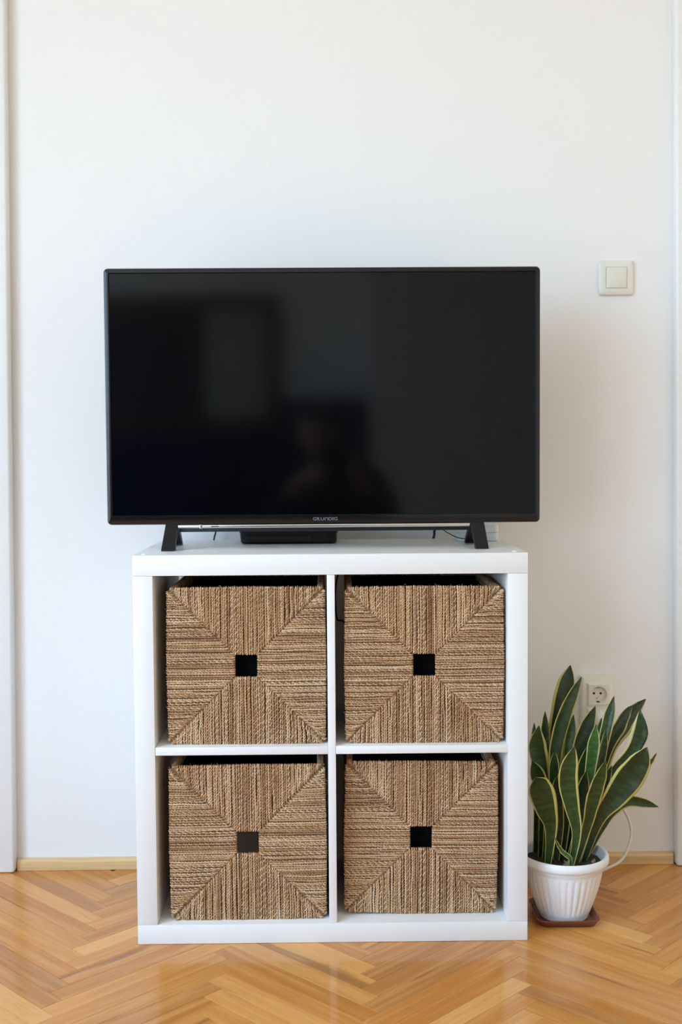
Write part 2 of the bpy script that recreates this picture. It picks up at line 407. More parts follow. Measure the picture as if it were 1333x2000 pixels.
# ------------------------------------------------------------------ seagrass baskets
def rope_mesh(strands, rng, rp=.00136, ro=.00112, pitch=.0115, per=8, sides=5, plies=2):
    """strands: lists of points; every strand becomes two plies twisted round each other"""
    V, F = [], []; base = 0
    for pts in strands:
        P = np.array(pts, dtype=float); seg = np.linalg.norm(np.diff(P, axis=0), axis=1); cum = np.concatenate([[0], np.cumsum(seg)])
        Ln = cum[-1]; n = max(3, int(Ln / pitch * per)); s = np.linspace(0, Ln, n)
        C = np.stack([np.interp(s, cum, P[:, i]) for i in range(3)], 1)
        Tn = np.gradient(C, axis=0); Tn /= np.linalg.norm(Tn, axis=1)[:, None] + 1e-12
        ref = np.array([.31, .83, .46]); A = np.cross(Tn, ref); A /= np.linalg.norm(A, axis=1)[:, None] + 1e-12; B = np.cross(Tn, A)
        ph = rng.uniform(0, 2 * PI); pj = pitch * rng.uniform(.85, 1.2)
        for q in range(plies):
            th = ph + PI * q + 2 * PI * s / pj
            D = A * np.cos(th)[:, None] + B * np.sin(th)[:, None]; Q = C + D * (ro if plies > 1 else 0)
            sw = 1 + .13 * np.sin(s * rng.uniform(150, 420) + rng.uniform(0, 6))
            for k in range(sides):
                a = 2 * PI * k / sides
                V.append(Q + (A * math.cos(a) + B * math.sin(a)) * (rp * sw)[:, None])
            i = np.arange(n - 1)
            for k in range(sides):
                k2 = (k + 1) % sides
                F.append(np.stack([base + k * n + i, base + k2 * n + i, base + k2 * n + i + 1, base + k * n + i + 1], 1))
            base += n * sides
    V = np.concatenate(V); F = np.concatenate(F)
    me = bpy.data.meshes.new('rope'); me.vertices.add(len(V)); me.vertices.foreach_set('co', V.ravel().astype(np.float32))
    me.loops.add(F.size); me.loops.foreach_set('vertex_index', F.ravel().astype(np.int32))
    me.polygons.add(len(F)); me.polygons.foreach_set('loop_start', np.arange(0, F.size, 4, dtype=np.int32)); me.polygons.foreach_set('loop_total', np.full(len(F), 4, dtype=np.int32))
    me.polygons.foreach_set('use_smooth', np.ones(len(F), dtype=bool)); me.update(calc_edges=True); me.validate(); return me

def basket(loc, w, h, depth, roll, yaw, seed, label, open_back=False, fan=.0, hx=0.0, hz=0.0):
    rng = np.random.default_rng(seed)
    root = tag(empty('seagrass_basket', loc), label, 'basket', 'seagrass storage baskets in the cube shelf')
    e = .0245; s = .00455; zc = h / 2
    def put(name, me_or_mb, mat, kind=None):
        if isinstance(me_or_mb, MB):
            o = me_or_mb.build(name, mat); me = o.data
        else: o = link(name, me_or_mb, mat)
        o.parent = root
        if kind: o['kind'] = kind
        return o
    R = .0036
    # front panel: four mitred fields of rope round a square hand hole
    for side in range(4):
        half = w / 2 if side in (0, 2) else h / 2; other = h / 2 if side in (0, 2) else w / 2
        cnt = int(round(2 * half / s)); S = []
        for i in range(1, cnt - 1):
            a = -half + (i + (.5 if side in (0, 2) else .5)) * 2 * half / cnt + rng.normal(0, .00045)
            frac = abs(a) / half
            inner = max(e, abs(a) * other / half)
            if inner > other - .005: inner = other - .005
            hole = abs(a) < e
            wob = rng.normal(0, .0005, 3); outx = a * (1 - .006) ; lift = rng.normal(0, .0006)
            fn = -fan * np.sign(a) * frac ** 2 + rng.normal(0, .0004)
            pts = []
            r0 = [(outx, other - .010, .0085), (outx, other - .0035, .0078), (outx, other - .0002, .0040), (outx + wob[0] * .4, other - .0028, .0004 + lift)]
            L = other - inner
            mid = [(a + wob[1] + fn * .3, inner + L * .62, -.0004 + lift), (a + wob[2] + fn * .6, inner + L * .30, -.0004 + lift)]
            if hole: end = [(a, inner + .003, 0), (a, inner - .0008, .0028), (a, inner + .0005, .0075), (a, inner + .008, .0085)]
            else: end = [(a + fn * .9, inner + .0070, .0002), (a + fn, inner + .0030, .0016), (a + fn, inner + (-.0006 if side in (0, 2) else .0004), .0040)]
            if L < .012: mid = []
            pts = r0 + mid + end
            if mid: pts = [tuple(p) for p in spline(pts, 5 * len(pts))]
            P3 = []
            for (al, ac, y) in pts:
                if side == 0: P3.append((al, y, zc + ac))
                elif side == 2: P3.append((al, y, zc - ac))
                elif side == 1: P3.append((ac, y, zc + al))
                else: P3.append((-ac, y, zc + al))
            S.append([(x + hx * (1 - abs(x) / (w / 2)), y, z) for x, y, z in P3] if hx else P3)
        put('rope_field', rope_mesh(S, rng), 'rope', 'stuff')
    # backing board of the front panel, with the hole
    bk = MB(); o_ = .004
    for (x0, x1, z0, z1) in ((-w / 2 + o_, w / 2 - o_, e + .001, h / 2 - o_), (-w / 2 + o_, w / 2 - o_, -h / 2 + o_, -e - .001), (-w / 2 + o_, -e - .001, -e - .001, e + .001), (e + .001, w / 2 - o_, -e - .001, e + .001)):
        bk.box(x0, x1, .0030, .0072, zc + z0, zc + z1)
    put('front_board', bk, 'rope_dark')
    # rope-wrapped side and back panels
    for sx in (-1, 1):
        S = []; n = int((depth - .012) / .0052)
        for i in range(n):
            y = .012 + (i + .5) * (depth - .014) / n; x = sx * (w / 2 - .0045)
            S.append([(x, y, .004), (x, y, h * .5), (x, y, h - .006), (x - sx * .0015, y, h - .0016), (x - sx * .006, y, h - .0016), (x - sx * .008, y, h - .006), (x - sx * .008, y, h - .022)])
        put('side_wrap', rope_mesh(S, rng, rp=.0026, per=3, pitch=.02, plies=1, sides=5), 'rope', 'stuff')
        put('side_board', MB().box(min(sx * (w / 2 - .0105), sx * (w / 2 - .0065)), max(sx * (w / 2 - .0105), sx * (w / 2 - .0065)), .010, depth - .01, .003, h - .006), 'rope_dark')
    S = []; n = int(w / .0052)
    for i in range(n):
        x = -w / 2 + (i + .5) * w / n; y = depth - .004
        if open_back and abs(x) < .10:
            S.append([(x, y, .004), (x, y, .012)]); S.append([(x, y, zc + .04), (x, y, h - .005), (x, y - .006, h - .0016), (x, y - .009, h - .012)])
        else: S.append([(x, y, .004), (x, y, h * .5), (x, y, h - .005), (x, y - .004, h - .0016), (x, y - .009, h - .012)])
    put('back_wrap', rope_mesh(S, rng, rp=.0026, per=3, pitch=.03, plies=1, sides=5), 'rope', 'stuff')
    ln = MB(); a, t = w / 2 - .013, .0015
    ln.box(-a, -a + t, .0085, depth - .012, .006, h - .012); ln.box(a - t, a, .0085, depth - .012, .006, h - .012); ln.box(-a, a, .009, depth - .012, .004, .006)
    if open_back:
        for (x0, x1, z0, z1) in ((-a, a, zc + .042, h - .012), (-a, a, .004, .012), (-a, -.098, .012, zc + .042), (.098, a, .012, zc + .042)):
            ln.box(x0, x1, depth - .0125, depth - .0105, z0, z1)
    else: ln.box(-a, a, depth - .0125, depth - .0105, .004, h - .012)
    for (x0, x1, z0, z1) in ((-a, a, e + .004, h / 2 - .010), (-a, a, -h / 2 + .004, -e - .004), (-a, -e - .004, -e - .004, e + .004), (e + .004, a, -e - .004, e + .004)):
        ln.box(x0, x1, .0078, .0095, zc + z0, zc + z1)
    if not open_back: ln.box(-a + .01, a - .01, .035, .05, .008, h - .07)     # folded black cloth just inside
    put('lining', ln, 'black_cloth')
    # loose fibres along the edges
    V, F = [], []
    for i in range(170):
        q = rng.integers(0, 4); a = rng.uniform(-.5, .5); l = rng.uniform(.003, .011)
        p = {0: (a * w, .001, h), 1: (w / 2, .001, zc + a * h), 2: (a * w, .001, .003), 3: (-w / 2, .001, zc + a * h)}[int(q)] if i < 110 else (rng.uniform(-.45, .45) * w, -.0025, zc + rng.uniform(-.45, .45) * h)
        if i >= 110 and abs(p[0]) < .03 and abs(p[2] - zc) < .03: continue
        d = rng.normal(0, 1, 3); d[1] = -abs(d[1]) * .5
        if i < 110: d += {0: (0, 0, .9), 1: (.7, 0, 0), 2: (0, -.6, .4), 3: (-.7, 0, 0)}[int(q)]
        d /= np.linalg.norm(d); d *= l * (.45 if q == 2 and i < 110 else .7); p = np.array(p); r = .00017; bow = rng.normal(0, .0012, 3)
        for j, tt in enumerate((0, .5, 1)):
            c = p + d * tt + bow * (tt * (1 - tt) * 4); 
            for k in range(3): V.append(c + r * np.array([math.cos(k * 2.1), math.sin(k * 2.1), math.cos(k * 2.1 + 1)]))
        b0 = len(V) - 9
        for j in range(2):
            for k in range(3): k2 = (k + 1) % 3; F.append((b0 + j * 3 + k, b0 + j * 3 + k2, b0 + j * 3 + 3 + k2, b0 + j * 3 + 3 + k))
    mb = MB(); mb.v = [tuple(v) for v in V]; mb.f = F
    put('loose_fibres', mb, 'fibre', 'stuff')
    root.rotation_euler = (0, roll, yaw)
    return root
basket((-.1672, .0225, .3934), .3095, .3095, .335, 0, 0.0, 11, 'woven seagrass basket in the upper compartment farther from the plant', fan=.0036)
basket((.1838, .0205, .3934), .3105, .3085, .335, 0, -.006, 12, 'woven seagrass basket in the upper compartment nearer the plant', fan=.0032)
basket((-.1672, .0225, .0400), .3075, .3095, .335, -.004, 0.006, 13, 'woven seagrass basket in the lower compartment with a see-through hand hole', open_back=True, fan=.0048)
basket((.1765, .0420, .0425), .3040, .3055, .330, .011, 0.0, 14, 'woven seagrass basket set slightly askew in the lower compartment beside the plant pot', fan=.0032)

# ------------------------------------------------------------------ television
TX, TZ, THX, THZ, TY = -.0123, 1.0823, .4448, .2610, .132
tv = tag(empty('television', (TX, .17, HH)), 'large black flat-screen television switched off on the white shelf', 'television')
bz = MB()
sx0, sx1, sz0, sz1 = TX - THX + .0112, TX + THX - .0105, TZ - THZ + .0195, TZ + THZ - .0108
scx, scz, shx, shz = (sx0 + sx1) / 2, (sz0 + sz1) / 2, (sx1 - sx0) / 2, (sz1 - sz0) / 2
bz.loops([rrect(TX, TZ, THX - .012, THZ - .012, .007, TY + .030), rrect(TX, TZ, THX - .001, THZ - .001, .009, TY + .024), rrect(TX, TZ, THX, THZ, .009, TY + .018), rrect(TX, TZ, THX, THZ, .009, TY + .003), rrect(TX, TZ, THX - .0012, THZ - .0012, .0085, TY + .0006),
          rrect(TX, TZ, THX - .003, THZ - .003, .008, TY), rrect(scx, scz, shx + .0016, shz + .0016, .002, TY), rrect(scx, scz, shx + .0006, shz + .0006, .0016, TY + .0012), rrect(scx, scz, shx, shz, .0012, TY + .0045)], True, False)
bz.build('bezel', 'tv_black', tv, autosmooth=35)
MB().loops([rrect(scx, scz, shx + .0008, shz + .0008, .0012, TY + .0060), rrect(scx, scz, shx + .0008, shz + .0008, .0012, TY + .0038)]).build('screen', 'screen', tv)
bh = MB().loops([rrect(TX, TZ, THX - .02, THZ - .02, .01, TY + .0295), rrect(TX, TZ - .02, THX - .06, THZ - .07, .02, TY + .050), rrect(TX, TZ - .05, THX - .14, THZ - .12, .03, TY + .078), rrect(TX, TZ - .05, THX - .15, THZ - .13, .03, TY + .082)])
bh.build('rear_housing', 'matte_black', tv, autosmooth=35)
zb = TZ - THZ
cx0, cx1 = at(347, 1027, .127).x, at(919, 1024, .127).x
MB().box(cx0, cx1, TY - .004, TY + .014, zb - .0078, zb - .0004, .0022, 3).build('trim_bar', 'silver', tv, autosmooth=50)
MB().box(cx0 + .002, cx1 - .002, TY + .004, TY + .040, zb - .0155, zb - .0080, .002).build('speaker_bar', 'matte_black', tv, autosmooth=40)
xs = at(393, 1027, .127).x
MB().box(xs - .0028, xs + .0028, TY - .0052, TY + .012, zb - .0086, zb + .0002, .001).build('trim_sleeve', 'chrome', tv)
xs = at(420, 1027, .127).x
MB().box(xs - .008, xs + .008, TY - .0046, TY - .0035, zb - .0048, zb - .0030, .0002).build('sensor_slot', 'hole', tv)
xs = at(538, 1022, .127).x
MB().lathe([(.0013, 0), (.0013, .001), (.0001, .0016)], (0, 0, 0), 10).build('indicator', 'grey_white', tv).matrix_world = Matrix.Translation((xs, TY - .0004, zb + .0022)) @ Matrix.Rotation(PI / 2, 4, 'X')

def letter_row(chars, cx, cz, w, h, y, mat, parent, name):
    """raised lettering: (character, relative width, upside down) joined into one mesh"""
    gap = .16; tot = sum(c[1] for c in chars) + gap * (len(chars) - 1); x = cx - w / 2; mb = MB()
    for (ch, rw, flip) in chars:
        c = bpy.data.curves.new(name, 'FONT'); c.body = ch; c.extrude = .02; c.offset = .022
        o = bpy.data.objects.new(name, c); COL.objects.link(o)
        dg = bpy.context.evaluated_depsgraph_get(); me = bpy.data.meshes.new_from_object(o.evaluated_get(dg)); bpy.data.objects.remove(o)
        vs = [v.co.copy() for v in me.vertices]; x0, x1 = min(v.x for v in vs), max(v.x for v in vs); y0, y1 = min(v.y for v in vs), max(v.y for v in vs)
        cw = w * rw / tot; out = []
        for v in vs:
            fx_, fz_ = (v.x - x0) / (x1 - x0), (v.y - y0) / (y1 - y0)
            if flip: fx_, fz_ = 1 - fx_, 1 - fz_
            out.append((x + fx_ * cw, y - (.00025 if v.z > 0 else 0), cz + (fz_ - .5) * h))
        mb.add(out, [tuple(p_.vertices) for p_ in me.polygons]); x += w * (rw + gap) / tot
    return mb.build(name, mat, parent)
p = at(635.5, 1013.2, TY)
letter_row([('G', 1, 0), ('R', 1, 0), ('U', 1, 0), ('U', 1, 1), ('D', 1, 0), ('I', .28, 0), ('G', 1, 0)], p.x, p.z, .0505, .0066, TY - .0001, 'letter', tv, 'brand_lettering')

def foot(s, pts_front, pts_rear):
    """a splayed pair of legs: each a tapering bar from the set's underside to the shelf top"""
    ft = MB()
    for (xt0, xt1, yt0, yt1, zt, xb0, xb1, yb0, yb1) in (pts_front, pts_rear):
        zb_ = HH + .0004
        L = [[(xb0, yb0, zb_), (xb1, yb0, zb_), (xb1, yb1, zb_), (xb0, yb1, zb_)],
             [(xb0, yb0, zb_ + .003), (xb1, yb0, zb_ + .003), (xb1, yb1, zb_ + .003), (xb0, yb1, zb_ + .003)],
             [(xt0, yt0, zt), (xt1, yt0, zt), (xt1, yt1, zt), (xt0, yt1, zt)]]
        ft.loops(L)
    return ft.build('stand_foot', 'matte_black', tv)
fx = [at(325, 1024, .14).x, at(347, 1024, .14).x, at(315, 1077, .09).x, at(341, 1077, .09).x, at(343, 1063, .262).x, at(357, 1063, .262).x]
foot(-1, (fx[0], fx[1], TY + .004, TY + .028, zb + .004, fx[2], fx[3], .090, .113), (fx[0] + .004, fx[1] - .001, TY + .012, TY + .040, zb + .004, fx[4] - .008, fx[5], .248, .268))
fx = [at(920, 1021, .14).x, at(945, 1021, .14).x, at(930, 1072, .09).x, at(955, 1072, .09).x, at(908, 1060, .262).x, at(930, 1060, .262).x]
foot(1, (fx[0], fx[1], TY + .004, TY + .028, zb + .004, fx[2], fx[3], .090, .113), (fx[0] + .001, fx[1] - .004, TY + .012, TY + .040, zb + .004, fx[4], fx[5], .248, .268))

# ------------------------------------------------------------------ devices and cables on the shelf top
bx0, bx1 = at(467, 1060, .262).x, at(661, 1060, .262).x
stb = tag(empty('set_top_box', ((bx0 + bx1) / 2, .32, HH)), 'low black set-top box lying under the television', 'set-top box')
def rrz(x0, x1, y0, y1, r, z, n=6):
    return [(x, z2, z) for (x, z2, _) in [(q[0], q[2], 0) for q in rrect((x0 + x1) / 2, (y0 + y1) / 2, (x1 - x0) / 2, (y1 - y0) / 2, r, 0, n)]]
MB().loops([rrz(bx0 + .006, bx1 - .006, .268, .376, .010, HH + .0006), rrz(bx0 + .003, bx1 - .003, .264, .380, .012, HH + .004), rrz(bx0 + .001, bx1 - .002, .263, .381, .014, HH + .022), rrz(bx0, bx1, .261, .382, .015, HH + .025), rrz(bx0, bx1, .261, .382, .015, HH + .0365), rrz(bx0 + .003, bx1 - .003, .264, .379, .014, HH + .039)]).build('case', 'tv_black', stb, autosmooth=40)
MB().box(bx0 + .015, bx1 - .06, .2624, .2645, HH + .009, HH + .018, .0005).build('front_window', 'screen', stb)
MB().box(bx1 - .03, bx1 - .016, .2622, .2645, HH + .010, HH + .016, .001).build('button', 'matte_black', stb)
rx0, rx1 = at(893, 1050, .29).x, at(976, 1050, .29).x
rt = tag(empty('router', ((rx0 + rx1) / 2, .33, HH)), 'small white router box behind the right foot of the television', 'router')
MB().loops([rrz(rx0 + .002, rx1 - .002, .292, .372, .012, HH + .0006), rrz(rx0, rx1, .290, .374, .012, HH + .004), rrz(rx0, rx1, .290, .374, .012, HH + .019)]).build('case_base', 'grey_white', rt, autosmooth=40)
MB().loops([rrz(rx0 + .0002, rx1 - .0002, .2902, .3738, .012, HH + .0196), rrz(rx0 + .0005, rx1 - .0005, .2905, .3735, .012, HH + .036), rrz(rx0 + .006, rx1 - .006, .296, .368, .010, HH + .041)]).build('case_lid', 'grey_white', rt, autosmooth=40)
def cable(name, pts, r, mat, label, n=28):
    o = MB().tube(spline(pts, n), r, 8).build(name, mat, None, smooth=True); return tag(o, label, 'cable')
Rz = HH + .0022
cable('aerial_cable', [(-.235, .205, .90), (-.255, .30, .885), tuple(at(421.5, 1028, .400)), tuple(at(421, 1042, .403)), tuple(at(418, 1056, .404)), (-.272, .404, .70), (-.27, .404, .45)], .0019, 'cable_black', 'thin black cable dropping behind the shelf near the left foot of the television')
cable('power_lead', [(.19, .205, .90), (.205, .30, .885), tuple(at(851, 1022, .400)), tuple(at(849, 1038, .4035)), tuple(at(846, 1054, .4045)), (.205, .4045, .70), (.20, .4045, .45)], .0030, 'cable_black', 'thick black lead dropping behind the shelf between the box and the router')
cable('signal_cable', [(.20, .21, .85), at(865, 1033, .26), at(878, 1042, .27), at(893, 1049.5, .275), at(907, 1052, .279), (rx0 + .030, .283, HH + .010), (rx0 + .040, .2895, HH + .010)], .0011, 'cable_black', 'thin black cable curving to the white router box')
cable('loose_cable', [(.03, .403, .74), (.012, .400, .66), at(658, 1206, .39), at(668, 1212, .388), at(690, 1222, .385), (.12, .401, .60), (.20, .404, .66)], .002, 'cable_black', 'black cable sagging behind the upper basket nearer the plant')

# ------------------------------------------------------------------ light switch
s0, s1 = at(1169.5, 511, YF), at(1236.5, 576, YF)
scx_, scz_ = (s0.x + s1.x) / 2, (s0.z + s1.z) / 2; sw = abs(s1.x - s0.x) / 2
ls = tag(empty('light_switch', (scx_, YF, scz_)), 'square cream light switch on the wall beside the television', 'switch')
def bulge(h, r, y, k):
    out = []
    for (x, yy, z) in rrect(0, 0, h, h, r, y, 8):
        out.append((x, yy, z))
    # subdivide the straight sides so they can bow outwards
    res = []
    m = len(out)
    for i in range(m):
        a, b_ = out[i], out[(i + 1) % m]
        d = math.dist(a, b_); nn = 8 if d > h * .5 else 1
        for q in range(nn):
            t = q / nn; x, z = a[0] + (b_[0] - a[0]) * t, a[2] + (b_[2] - a[2]) * t
            bx_ = k * (1 - (z / h) ** 2) * (1 if x > 0 else -1) if abs(x) > h * .9 else 0
            res.append((scx_ + x + bx_, y, scz_ + z))
    return res
MB().loops([bulge(sw - .001, .005, YF - .0004, .0012), bulge(sw, .005, YF - .003, .0014), bulge(sw - .001, .005, YF - .0065, .0014), bulge(sw - .004, .004, YF - .0085, .001), bulge(sw * .62, .002, YF - .0095, 0), bulge(sw * .605, .002, YF - .0075, 0)]).build('frame', 'switch', ls, autosmooth=45)
rk = MB(); q = sw * .585
rk.loops([rrect(scx_, scz_, q, q, .0015, YF - .007), rrect(scx_, scz_, q, q, .0015, YF - .0112), rrect(scx_, scz_, q - .001, q - .001, .0012, YF - .0122)])
rk.v = [(x, y - (.0011 * (z - scz_) / q if y < YF - .009 else 0), z) for x, y, z in rk.v]
rk.build('rocker', 'switch', ls, autosmooth=45)

# ------------------------------------------------------------------ double wall socket
a0, a1 = at(1138, 1322, YF - .022), at(1200, 1322, YF - .022)
wx, wz1 = (a0.x + a1.x) / 2, a0.z; wh = (a1.x - a0.x) / 2; wz0 = wz1 - .132; wzc = (wz0 + wz1) / 2
so = tag(empty('wall_socket', (wx, YF, wzc)), 'ivory double wall socket behind the potted plant', 'socket')
hz_ = (wz1 - wz0) / 2
MB().loops([rrect(wx, wzc, wh + .001, hz_ + .001, .003, YF - .0004), rrect(wx, wzc, wh + .001, hz_ + .001, .003, YF - .012), rrect(wx, wzc, wh - .0005, hz_ - .0005, .003, YF - .021), rrect(wx, wzc, wh - .003, hz_ - .003, .003, YF - .023)]).build('plate', 'socket', so, autosmooth=40)
cz1 = at(1169, 1356.5, YF - .028).z; cz2 = cz1 - .058
for i, cz in enumerate((cz1, cz2)):
    ins = MB(); ih = .0270; r = .0185; y0, y1 = YF - .0225, YF - .031
    n = 48
    def sqr(h, y):
        out = []
        for k in range(n):
            a = 2 * PI * k / n; c, s_ = math.cos(a), math.sin(a); m_ = 1 / max(abs(c), abs(s_)); out.append((wx + h * c * m_, y, cz + h * s_ * m_))
        return out
    def circ(rr, y): return [(wx + rr * math.cos(2 * PI * k / n), y, cz + rr * math.sin(2 * PI * k / n)) for k in range(n)]
    ins.loops([sqr(ih, y0), sqr(ih - .004, y1), circ(r + .0008, y1), circ(r, y1 + .001), circ(r - .0004, YF - .0236)], False, True)
    it = ins.build('insert', 'socket', so, autosmooth=35)
    for sx in (-1, 1):
        MB().loops([circ_ for circ_ in [[(wx + sx * .0078 - .002 + .0028 * math.cos(2 * PI * k / 14), yy, cz + .002 + .0028 * math.sin(2 * PI * k / 14)) for k in range(14)] for yy in (YF - .0232, YF - .0241)]]).build('pin_hole', 'hole', it)
    MB().loops([[(wx - .003 + .0016 * math.cos(2 * PI * k / 12), yy, cz - .0095 + .0016 * math.sin(2 * PI * k / 12)) for k in range(12)] for yy in (YF - .0232, YF - .0246)]).build('screw', 'brass', it)
    for sz in (-1, 1):
        MB().box(wx - .0045, wx + .0025, YF - .0302, YF - .0234, cz + sz * .0172 - .0012, cz + sz * .0172 + .0012, .0004).build('earth_clip', 'hole' if sz < 0 else 'brass', it)
# plug and white lead
pl = tag(empty('power_plug_cord', (wx, YF - .04, cz2)), 'white plug with white cord looping down behind the plant pot', 'cord')
px_ = at(1173, 1400, YF - .05).x; pz_ = cz2 + .004
MB().loops([[(px_ + r_ * math.cos(2 * PI * k / 24), yy, pz_ + r_ * math.sin(2 * PI * k / 24)) for k in range(24)] for (r_, yy) in ((.0165, YF - .016), (.0172, YF - .034), (.0172, YF - .046), (.0145, YF - .058), (.009, YF - .062))]).build('plug_body', 'white_plastic', pl, autosmooth=40)
cord = [(px_, YF - .058, pz_ - .004), (px_ + .002, YF - .062, pz_ - .03), at(1184, 1460, .375), at(1190, 1487, .372), at(1203, 1540, .372), at(1216, 1575, .368), at(1228, 1598, .362), at(1234, 1625, .352), at(1229, 1653, .335), at(1214, 1680, .315), at(1189, 1695, .300), (.55, .290, .0125), (.48, .300, .0045), (.43, .350, .0045), (.36, .408, .0045)]
MB().tube(spline(cord, 70), .0033, 10).build('cord', 'cable_white', pl, smooth=True)

# ------------------------------------------------------------------ potted snake plant
PC = Vector((.4796, .1150, 0)); SZ = .0045
sc = tag(empty('plant_saucer', PC), 'reddish-brown square plastic saucer under the white pot', 'saucer')
def sq(h, r, z): return rrz(PC.x - h, PC.x + h, PC.y - h, PC.y + h, r, z, 6)
MB().loops([sq(.052, .012, .0004), sq(.0555, .014, .0012), sq(.0620, .017, .0125), sq(.0645, .018, .0150), sq(.0645, .018, .0165), sq(.0620, .017, .0165), sq(.0595, .016, .0125), sq(.0545, .013, SZ), sq(.01, .004, SZ)]).build('tray', 'saucer', sc, autosmooth=50)
plant = tag(empty('potted_snake_plant', (PC.x, PC.y, SZ)), 'variegated snake plant in a white ribbed plastic pot beside the shelf', 'plant')
PB, PT = SZ + .0004, .1385
def flute(a, z):
    zz = z + PB
    k = min(1, max(0, (zz - .020) / .010)) * min(1, max(0, (.103 - zz) / .006))
    return -.0020 * k * (0.5 + 0.5 * math.cos(a * 34)) ** 2
prof = [(.0470, 0), (.0495, .0010), (.0505, .004), (.0515, .0085), (.0520, .010)]
for i in range(21):
    t = i / 20; prof.append((.0535 + (.0795 - .0535) * (1 - (1 - t) ** 1.45), .012 + t * .092))
prof += [(.0812, .1055), (.0815, .111), (.0820, .1145), (.0885, .1150), (.0915, .1170), (.0922, .1225), (.0915, .1300), (.0890, .1338), (.0868, .1340), (.0845, .1325), (.0830, .1285), (.0790, .1050), (.0775, .1030)]
pot = MB().lathe(prof, (PC.x, PC.y, PB), 272, flute).build('pot', 'white_plastic', plant, autosmooth=50)
so_ = MB(); L = []
for i, rr in enumerate((.0778, .066, .052, .038, .022, .008)):
    L.append([(PC.x + rr * math.cos(a), PC.y + rr * math.sin(a), .1195 + .004 * math.sin(a * 5 + i * 2) * (rr < .075) + .006 * (1 - rr / .078) + rnd.uniform(-.002, .002)) for a in [2 * PI * k / 40 for k in range(40)]])
so_.loops(L, False, True).build('soil', 'soil', plant, smooth=True)

def leaf(base, pts, ytip, tw=(0, 0), mat='leaf_dark', wb=.012, fold=.18, curl=0.0, thick=.0026):
    """base (x,y) in the pot; pts = (px, py, width px) from low to tip; ytip = depth the tip leans to"""
    b = Vector((base[0], base[1], .108)); C = [b]; W = [wb]
    n = len(pts)
    d = [0]; prev = None
    for i, (x, y, w) in enumerate(pts):
        f = ((i + 1) / n) ** 1.15; Y = base[1] + (ytip - base[1]) * f
        C.append(at(x, y, Y)); W.append((.84 + .30 * min(1, (i + 1) / n * 1.35)) * w * (Y - CAM.y) / FPX)
    W[-1] = .0006
    st = 22; cc = spline(C, st); m = len(C) - 1; ww = []
    for i in range(st + 1):
        t = i / st * m; k = min(int(t), m - 1); u = t - k
        if k == m - 1: w = W[k] * (max(0.0, 1 - u ** 1.45)) ** .95
        else:
            w0, w1, w2, w3 = W[max(k - 1, 0)], W[k], W[k + 1], (W[k + 2] if k + 2 <= m else 0)
            if k + 2 == m: w3 = W[k + 1] * .8
            w = .5 * (2 * w1 + (w2 - w0) * u + (2 * w0 - 5 * w1 + 4 * w2 - w3) * u * u + (3 * w1 - w0 - 3 * w2 + w3) * u ** 3)
        ww.append(max(w, .0009))
    NA = 8; V = []; UV = []; F = []
    for sgn in (0, 1):
        for i, c in enumerate(cc):
            t = (cc[min(i + 1, st)] - cc[max(i - 1, 0)]).normalized()
            S = t.cross(Vector((0, 1, 0))); S = S.normalized() if S.length > 1e-4 else Vector((1, 0, 0))
            u = i / st; an = math.radians(tw[0] + (tw[1] - tw[0]) * u)
            S = (Matrix.Rotation(an, 3, t) @ S).normalized(); Nn = S.cross(t).normalized()
            if Nn.y > 0 and abs(an) < 1.4: Nn = -Nn
            for j in range(NA + 1):
                v = j / NA * 2 - 1
                pos = c + S * (v * ww[i] / 2) + Nn * ((abs(v) ** 1.6 - .35) * fold * ww[i]) + Nn * (.0006 * math.sin(u * 37 + v * 3))
                th = thick * (1 - .72 * abs(v) ** 2) * (1 - .6 * u) / 2
                pos = pos + Nn * (th if sgn == 0 else -th)
                V.append(pos); UV.append((j / NA, u))
    R_ = NA + 1; K = R_ * (st + 1)
    for i in range(st):
        for j in range(NA):
            a = i * R_ + j; F.append((a, a + 1, a + R_ + 1, a + R_)); F.append((K + a, K + a + R_, K + a + R_ + 1, K + a + 1))
        for j in (0, NA): a = i * R_ + j; F.append((a, a + R_, K + a + R_, K + a))
    for j in range(NA): a = st * R_ + j; F.append((a, a + 1, K + a + 1, K + a)); F.append((j, K + j, K + j + 1, j + 1))
    me = bpy.data.meshes.new('leaf'); me.from_pydata([tuple(v) for v in V], [], F); with_uv(me, UV)
    bm = bmesh.new(); bm.from_mesh(me); bmesh.ops.recalc_face_normals(bm, faces=bm.faces); bm.to_mesh(me); bm.free()
    return link('leaf', me, mat, plant, smooth=True)
px, py = PC.x, PC.y
D_, G_, B_ = 'leaf_dark', 'leaf_mid', 'leaf_light'
leaf((px - .020, py + .045), [(1086, 1560, 24), (1088, 1450, 34), (1099, 1375, 36), (1107, 1335, 30), (1115, 1299, 0)], .235, (-15, -25), D_)
leaf((px - .022, py + .030), [(1082, 1560, 22), (1084, 1470, 30), (1097, 1410, 32), (1115, 1364, 25), (1136, 1322, 0)], .190, (15, 25), G_)
leaf((px - .040, py + .035), [(1062, 1540, 16), (1064, 1470, 20), (1065, 1425, 17), (1065, 1389, 0)], .200, (0, 20), G_)
leaf((px - .045, py + .020), [(1062, 1560, 26), (1057, 1500, 33), (1049, 1456, 33), (1053, 1417, 0)], .125, (20, 5), G_)
leaf((px - .050, py + .045), [(1050, 1540, 16), (1045, 1470, 18), (1044, 1440, 12), (1044, 1412, 0)], .190, (0, 0), D_)
leaf((px - .008, py + .040), [(1105, 1560, 18), (1110, 1470, 22), (1116, 1430, 19), (1121, 1396, 0)], .200, (-10, -10), B_)
leaf((px + .002, py + .028), [(1118, 1560, 24), (1132, 1465, 33), (1147, 1418, 30), (1163.5, 1379, 0)], .165, (10, 15), D_)
